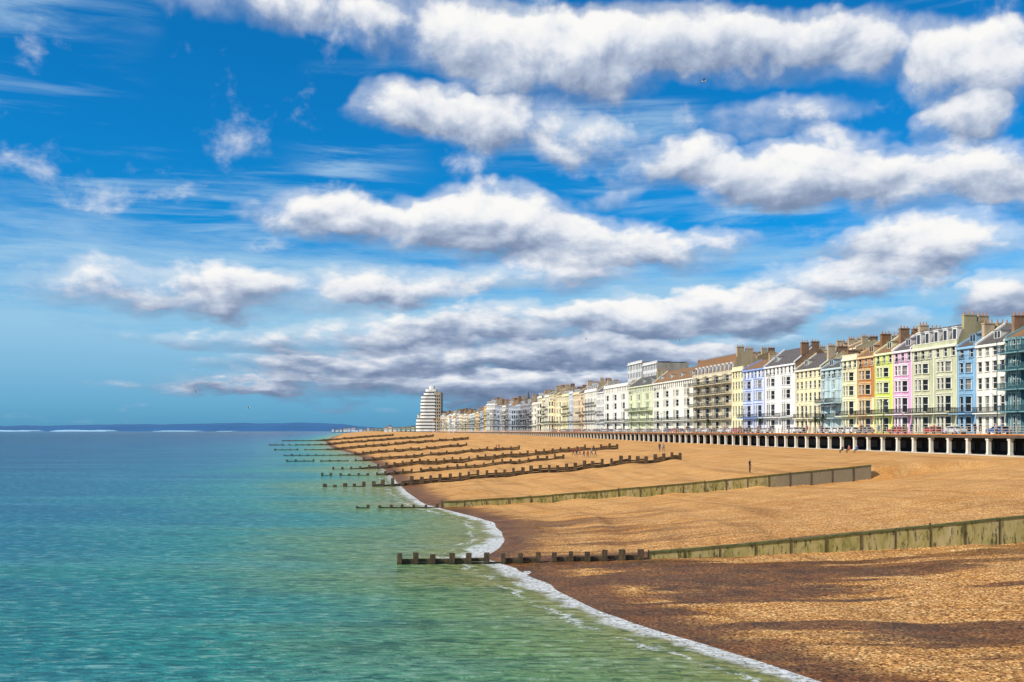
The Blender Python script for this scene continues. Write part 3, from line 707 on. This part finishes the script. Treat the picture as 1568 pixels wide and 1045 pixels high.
def person_mesh(pose):
    V=[(0,0,.95,.13),(0,0,1.15,.12),(0,0,1.37,.15),(0,0,1.50,.06),(0,-.02,1.60,.085),(0,0,1.70,.08)]
    E=[(0,1),(1,2),(2,3),(3,4),(4,5)]
    st={'walk':.24,'stand':.02,'sit':0}[pose]
    for s in(-1,1):
        b=len(V)
        V+=[(s*.19,0,1.42,.06),(s*.25,.04*s*(pose=='walk')+.03,1.14,.045),(s*.25,-.08-.08*s*(pose=='walk'),.91,.03),(s*.245,-.11-.08*s*(pose=='walk'),.83,.032)]
        E+=[(2,b),(b,b+1),(b+1,b+2),(b+2,b+3)]
        b=len(V)
        if pose=='sit': V+=[(s*.10,-.02,.92,.09),(s*.13,-.42,.93,.07),(s*.13,-.46,.50,.045),(s*.13,-.60,.46,.035)]
        else: V+=[(s*.10,0,.88,.09),(s*.10,-.03-st*.5*s,.49,.065),(s*.10,.02-st*s,.09,.045),(s*.11,-.15-st*s,.04,.035)]
        E+=[(0,b),(b,b+1),(b+1,b+2),(b+2,b+3)]
    me=bpy.data.meshes.new('p'); me.from_pydata([v[:3] for v in V],E,[]); ob=bpy.data.objects.new('p',me); COL.objects.link(ob)
    md_=ob.modifiers.new('s','SKIN')
    for i,v in enumerate(V):
        sv=me.skin_vertices[0].data[i]; sv.radius=(v[3],v[3]*.85); sv.use_root=(i==0)
    sb_=ob.modifiers.new('d','SUBSURF'); sb_.levels=1
    bpy.context.view_layer.update()
    dg=bpy.context.evaluated_depsgraph_get(); out=bpy.data.meshes.new_from_object(ob.evaluated_get(dg))
    hands=[(v[0],v[1],v[2]) for v in V if abs(v[3]-.032)<1e-6]
    bpy.data.objects.remove(ob)
    vs=[tuple(v.co) for v in out.vertices]; fs=[tuple(p.vertices) for p in out.polygons]
    mi=[]
    for p in out.polygons:
        c=p.center
        if c.z>1.52: k=2 if (c.z>1.66 or c.y>.02) else 3
        elif c.z>1.47: k=3
        elif abs(c.x)>.2 and c.z<.90 and pose!='sit': k=3
        elif c.z>.92 and not(pose=='sit' and c.y<-.15 and abs(c.x)<.21): k=0
        elif c.z<.10 or (pose=='sit' and c.z<.5): k=4
        else: k=1
        mi.append(k)
    def addbox(x0,x1,y0,y1,z0,z1,k):
        b=len(vs)
        vs.extend([(x0,y0,z0),(x1,y0,z0),(x1,y1,z0),(x0,y1,z0),(x0,y0,z1),(x1,y0,z1),(x1,y1,z1),(x0,y1,z1)])
        for q in((3,2,1,0),(4,5,6,7),(0,1,5,4),(1,2,6,5),(2,3,7,6),(3,0,4,7)): fs.append(tuple(b+i for i in q)); mi.append(k)
    for h in hands:
        for i,l in enumerate((.06,.075,.08,.065)): addbox(h[0]-.008,h[0]+.008,h[1]-.035+i*.018,h[1]-.021+i*.018,h[2]-.02-l,h[2]-.02,3)
        addbox(h[0]-.008,h[0]+.008,h[1]-.055,h[1]-.038,h[2]-.05,h[2]+.01,3)
    addbox(-.012,.012,-.115,-.09,1.585,1.62,3)
    for s in(-1,1): addbox(s*.032-.01,s*.032+.01,-.102,-.092,1.625,1.637,2); addbox(s*.088-.006,s*.088+.006,-.02,.01,1.59,1.64,3)
    return vs,fs,mi
PM={k:person_mesh(k) for k in('walk','stand','sit')}
skin=mat('skin',(.50,.30,.20),.6,.1,5); shoe=mat('shoe',(.03,.025,.02),.6,.1,5)
def person(loc,head,pose,top,leg,hair=(.04,.025,.015)):
    vs,fs,mi=PM[pose]; me=bpy.data.meshes.new('person'); me.from_pydata(vs,[],fs)
    for m in(mat('jacket',top,.8,.2,5),mat('trousers',leg,.85,.2,5),mat('hair',hair,.7,.2,9),skin,shoe): me.materials.append(m)
    me.polygons.foreach_set('material_index',mi); me.polygons.foreach_set('use_smooth',[True]*len(fs))
    ob=bpy.data.objects.new('person',me); COL.objects.link(ob); ob.location=loc; ob.rotation_euler=(0,0,head); s=.96+.1*R(); ob.scale=(s,s,s)
tops=[(.5,.03,.03),(.02,.02,.03),(.05,.08,.25),(.6,.58,.55),(.1,.1,.1),(.4,.1,.05),(.15,.25,.4),(.3,.28,.1)]
legs=[(.03,.04,.09),(.02,.02,.02),(.2,.17,.12),(.06,.06,.07)]
ah=math.atan2(D.y,D.x)
for u in [141,143,147,152,158,159.2,163,166,171,178,179,185,192,193.5,199,205,214,221,222,230,238,246,260,262,281,296,311,330,352,356,380,410,430]:
    n=-1.-R()*3.5; person(PW(u,n,8.404),ah+math.pi/2+math.pi*(R()<.5)+R()*.4,random.choice(('walk','walk','stand')),random.choice(tops),random.choice(legs))
def onbeach(x,y,pose,top,leg,head=0,guess=150.):
    Y=guess
    for _ in range(60):
        X=(x-784)/F*Y; Y=.5*Y+.5*(H-zt(X,Y))*F/(y-660)
    X=(x-784)/F*Y; z=zt(X,Y); person((X,Y,z-(.43 if pose=='sit' else 0)+.0),head,pose,top,leg)
for x,y,tp in((878,698,(.5,.03,.03)),(883,700,(.02,.02,.03)),(888,697,(.45,.05,.04)),(894,701,(.1,.1,.12)),(900,702,(.5,.04,.03)),(906,698,(.3,.3,.35)),(912,699,(.04,.05,.1)),(760,689,(.02,.02,.03)),(764,689,(.4,.05,.04)),(700,685,(.1,.1,.12)),(1010,692,(.02,.03,.08)),(1016,692,(.3,.3,.3))): onbeach(x,y,'walk',tp,legs[0],2.+R()*3,190.)
onbeach(1148,724,'stand',(.02,.02,.03),legs[1],1.,126.)
for x in(1290,1300,1312): onbeach(x,694,'sit',random.choice(tops),legs[1],-1.2,160.)

for (x,y,Y) in((1077,125,90.),(380,625,120.),(300,601,140.),(1040,522,150.),(897,520,160.)):
    X=(x-784)/F*Y; z=H+(660-y)*Y/F; mb=MB()
    mb.tube((X-.18,Y,z),(X+.08,Y,z+.02),.02,.07,m_white,8); mb.tube((X+.08,Y,z+.02),(X+.25,Y,z+.04),.07,.03,m_white,8); mb.tube((X+.25,Y,z+.04),(X+.31,Y,z+.03),.015,.004,m_pot,5)
    for s in(-1,1):
        a=(X+.1,Y,z+.04);b=(X+.12,Y+s*.3,z+.16);c=(X-.02,Y+s*.65,z+.08);d_=(X-.05,Y+s*.3,z+.14);e=(X-.08,Y,z+.03)
        mb.face([a,b,d_,e],m_lead);mb.face([b,c,d_],m_lead)
    mb.build('seagull')

# ------------------------------------------------------------------ world: sky and clouds
sunv=Vector((-.70,-.36,.66)).normalized()
w=bpy.data.worlds.new('World'); scene.world=w; w.use_nodes=True
try:
    w.cycles.sampling_method='MANUAL'; w.cycles.sample_map_resolution=512
except Exception: pass
for n in list(w.node_tree.nodes): w.node_tree.nodes.remove(n)
def px(x,y):
    az=math.atan((x-784)/F); return az,math.atan((660-y)/F*math.cos(az))
blobs=[ # x,y,rx,ry,weight
 (430,12,190,38,.5),(690,50,200,60,.8),(860,95,210,74,.8),(1030,60,200,60,.75),(1190,75,200,60,.8),(1370,70,190,56,.6),(1510,105,150,70,.7),
 (645,165,120,46,.7),(760,190,130,48,.72),(890,210,90,40,.58),
 (1500,180,110,40,.8),(1190,185,150,36,.42),
 (1035,248,110,46,.8),(1180,275,150,56,.85),(1290,250,130,54,.55),(1400,275,160,58,.8),(1550,275,120,60,.8),
 (490,335,130,42,.7),(640,340,130,46,.62),(775,340,170,68,.85),(900,375,160,50,.75),(1060,385,90,38,.7),(840,425,190,40,.48),(955,300,60,26,.45),
 (1390,375,180,50,.95),(1290,432,190,34,.62),(1545,450,100,40,.85),
 (250,440,240,46,.46),(450,458,230,40,.52),(610,440,170,40,.55),
 (1135,475,140,40,1.1),(850,505,260,40,.66),(955,490,120,36,.58),(630,512,170,30,.5),(1350,497,100,26,.5),
 (720,552,360,28,.72),(960,548,250,30,.75),(500,565,240,24,.40),(1180,525,180,22,.5),(680,596,440,30,.70),(360,598,100,12,.4),(850,590,240,24,.65),(400,520,300,26,.38),
]
grp=bpy.data.node_groups.new('cloud_density','ShaderNodeTree')
grp.interface.new_socket('P',in_out='INPUT',socket_type='NodeSocketVector')
for nm in('cover','rise'): grp.interface.new_socket(nm,in_out='OUTPUT',socket_type='NodeSocketFloat')
g=NT(grp); gi=g.new('NodeGroupInput').outputs[0]; go=g.new('NodeGroupOutput')
acc=None;ris=None
for (x,y,rx,ry,wt) in blobs:
    az,el=px(x,y); ix=F/(rx*math.cos(az)**2); iy=F/ry
    q=g.vmath('MULTIPLY_ADD',gi,(ix,iy,0),(-az*ix,-el*iy,0)); dd=g.vmath('DOT_PRODUCT',q,q)
    v=g.math('SUBTRACT',1.,dd,clamp=True); qy=g.vmath('DOT_PRODUCT',q,(0,wt,0))
    acc=g.math('MULTIPLY',v,wt) if acc is None else g.math('MULTIPLY_ADD',v,wt,acc)
    ris=g.math('MULTIPLY',v,qy) if ris is None else g.math('MULTIPLY_ADD',v,qy,ris)
g.l.new(acc,go.inputs[0]); g.l.new(g.math('DIVIDE',ris,g.math('ADD',acc,.12)),go.inputs[1])
t=NT(w.node_tree)
tc=t.new('ShaderNodeTexCoord').outputs['Generated']
dx,dy,dz=t.sep(t.vmath('NORMALIZE',tc))[:3]
az=t.math('ARCTAN2',dx,dy); el=t.math('ARCSINE',dz)
P=t.comb(az,el)
lg=t.math('MULTIPLY',t.math('LOGARITHM',t.math('ADD',t.math('ABSOLUTE',el),.13),math.e),.52)
Q=t.comb(az,lg)
wv=t.noise(Q,8.,4,.62,out='Color'); wv=t.vmath('SUBTRACT',wv,(.5,.5,.5)); Pw=t.vmath('MULTIPLY_ADD',wv,(.15,.06,0),P)
cg=t.new('ShaderNodeGroup'); cg.node_tree=grp; t.l.new(Pw,cg.inputs[0]); cover,rise=cg.outputs[0],cg.outputs[1]
cover=t.math('MINIMUM',cover,1.0)
outm=t.smooth(t.math('ABSOLUTE',az),.56,.75)
cover=t.math('MAXIMUM',cover,t.math('MULTIPLY',t.smooth(t.noise(P,3.,3,.5),.45,.62),outm))
nA=t.noise(Q,12.,9,.58,.15)
nB=t.noise(t.vmath('ADD',Q,(-.008,.018,0)),12.,9,.58,.15)
h0=t.math('ADD',cover,t.math('MULTIPLY_ADD',nA,2.0,-1.0))
low=t.smooth(el,.15,.04)
alpha=t.smooth(h0,.10,.68)
veil=t.math('MULTIPLY',t.math('MULTIPLY',t.smooth(h0,-.25,.45),t.smooth(cover,.0,.3)),.45)
alpha=t.math('MAXIMUM',alpha,veil)
lit=t.math('SUBTRACT',nA,nB)
b=t.math('MULTIPLY_ADD',lit,1.45,.68)
b=t.math('MULTIPLY_ADD',rise,.76,b)
b=t.math('SUBTRACT',b,t.math('MULTIPLY',low,.30),clamp=True)
cc_=t.ramp(b,[(0.,lin(106,128,160)),(.30,lin(140,157,187)),(.55,lin(188,200,220)),(.78,lin(236,239,245)),(1.,lin(254,253,251))])
wp=t.vmath('MULTIPLY',P,(1.,9.,1.)); ws=t.noise(wp,3.,9,.62,.5); ws2=t.noise(P,4.,2,.5)
wisp=t.math('MULTIPLY',t.math('MULTIPLY',t.smooth(ws,.49,.70),t.smooth(ws2,.40,.60)),.70)
hzn=t.noise(t.vmath('MULTIPLY',P,(1.,7,1.)),4.,8,.64)
hz=t.math('MULTIPLY',t.smooth(t.math('ADD',el,t.math('MULTIPLY_ADD',hzn,.26,-.13)),.23,.09),.92)
sky=t.new('ShaderNodeTexSky',sky_type='NISHITA'); sky.sun_disc=False
sky.sun_elevation=math.asin(sunv.z); sky.sun_rotation=math.atan2(sunv.x,sunv.y)
sky.ozone_density=3.; sky.dust_density=.3; sky.air_density=1.
sc_=t.mix(1.,sky.outputs[0],(.03,.74,1.22,1),'MULTIPLY')
bg1=t.new('ShaderNodeBackground'); t.l.new(sc_,bg1.inputs[0]); bg1.inputs[1].default_value=.108
lowc=t.ramp(el,[(0.,lin(88,150,190)),(.03,lin(112,172,210)),(.09,lin(150,198,228)),(.2,lin(184,216,238))])
bg2=t.new('ShaderNodeBackground'); t.l.new(lowc,bg2.inputs[0]); bg2.inputs[1].default_value=1.
bg3=t.new('ShaderNodeBackground'); t.l.new(cc_,bg3.inputs[0]); bg3.inputs[1].default_value=.97
m1=t.new('ShaderNodeMixShader'); t.l.new(t.math('MAXIMUM',wisp,hz,clamp=True),m1.inputs[0]); t.l.new(bg1.outputs[0],m1.inputs[1]); t.l.new(bg2.outputs[0],m1.inputs[2])
m2=t.new('ShaderNodeMixShader'); t.l.new(t.math('MULTIPLY',alpha,t.smooth(el,.0,.03)),m2.inputs[0]); t.l.new(m1.outputs[0],m2.inputs[1]); t.l.new(bg3.outputs[0],m2.inputs[2])
ow=t.new('ShaderNodeOutputWorld'); t.l.new(m2.outputs[0],ow.inputs[0])
# sun
sd=bpy.data.lights.new('sun','SUN'); sd.energy=4.9; sd.angle=math.radians(.5); sd.color=(1,.93,.80)
so=bpy.data.objects.new('sun',sd); COL.objects.link(so); so.rotation_mode='QUATERNION'; so.rotation_quaternion=sunv.to_track_quat('Z','Y')
# camera
cd=bpy.data.cameras.new('camera'); cd.lens=35; cd.sensor_width=36; cd.shift_y=.0877; cd.clip_end=90000; cd.clip_start=.5
co=bpy.data.objects.new('camera',cd); COL.objects.link(co); co.location=(0,0,H); co.rotation_euler=(math.pi/2,0,0); scene.camera=co
scene.view_settings.view_transform='Standard'
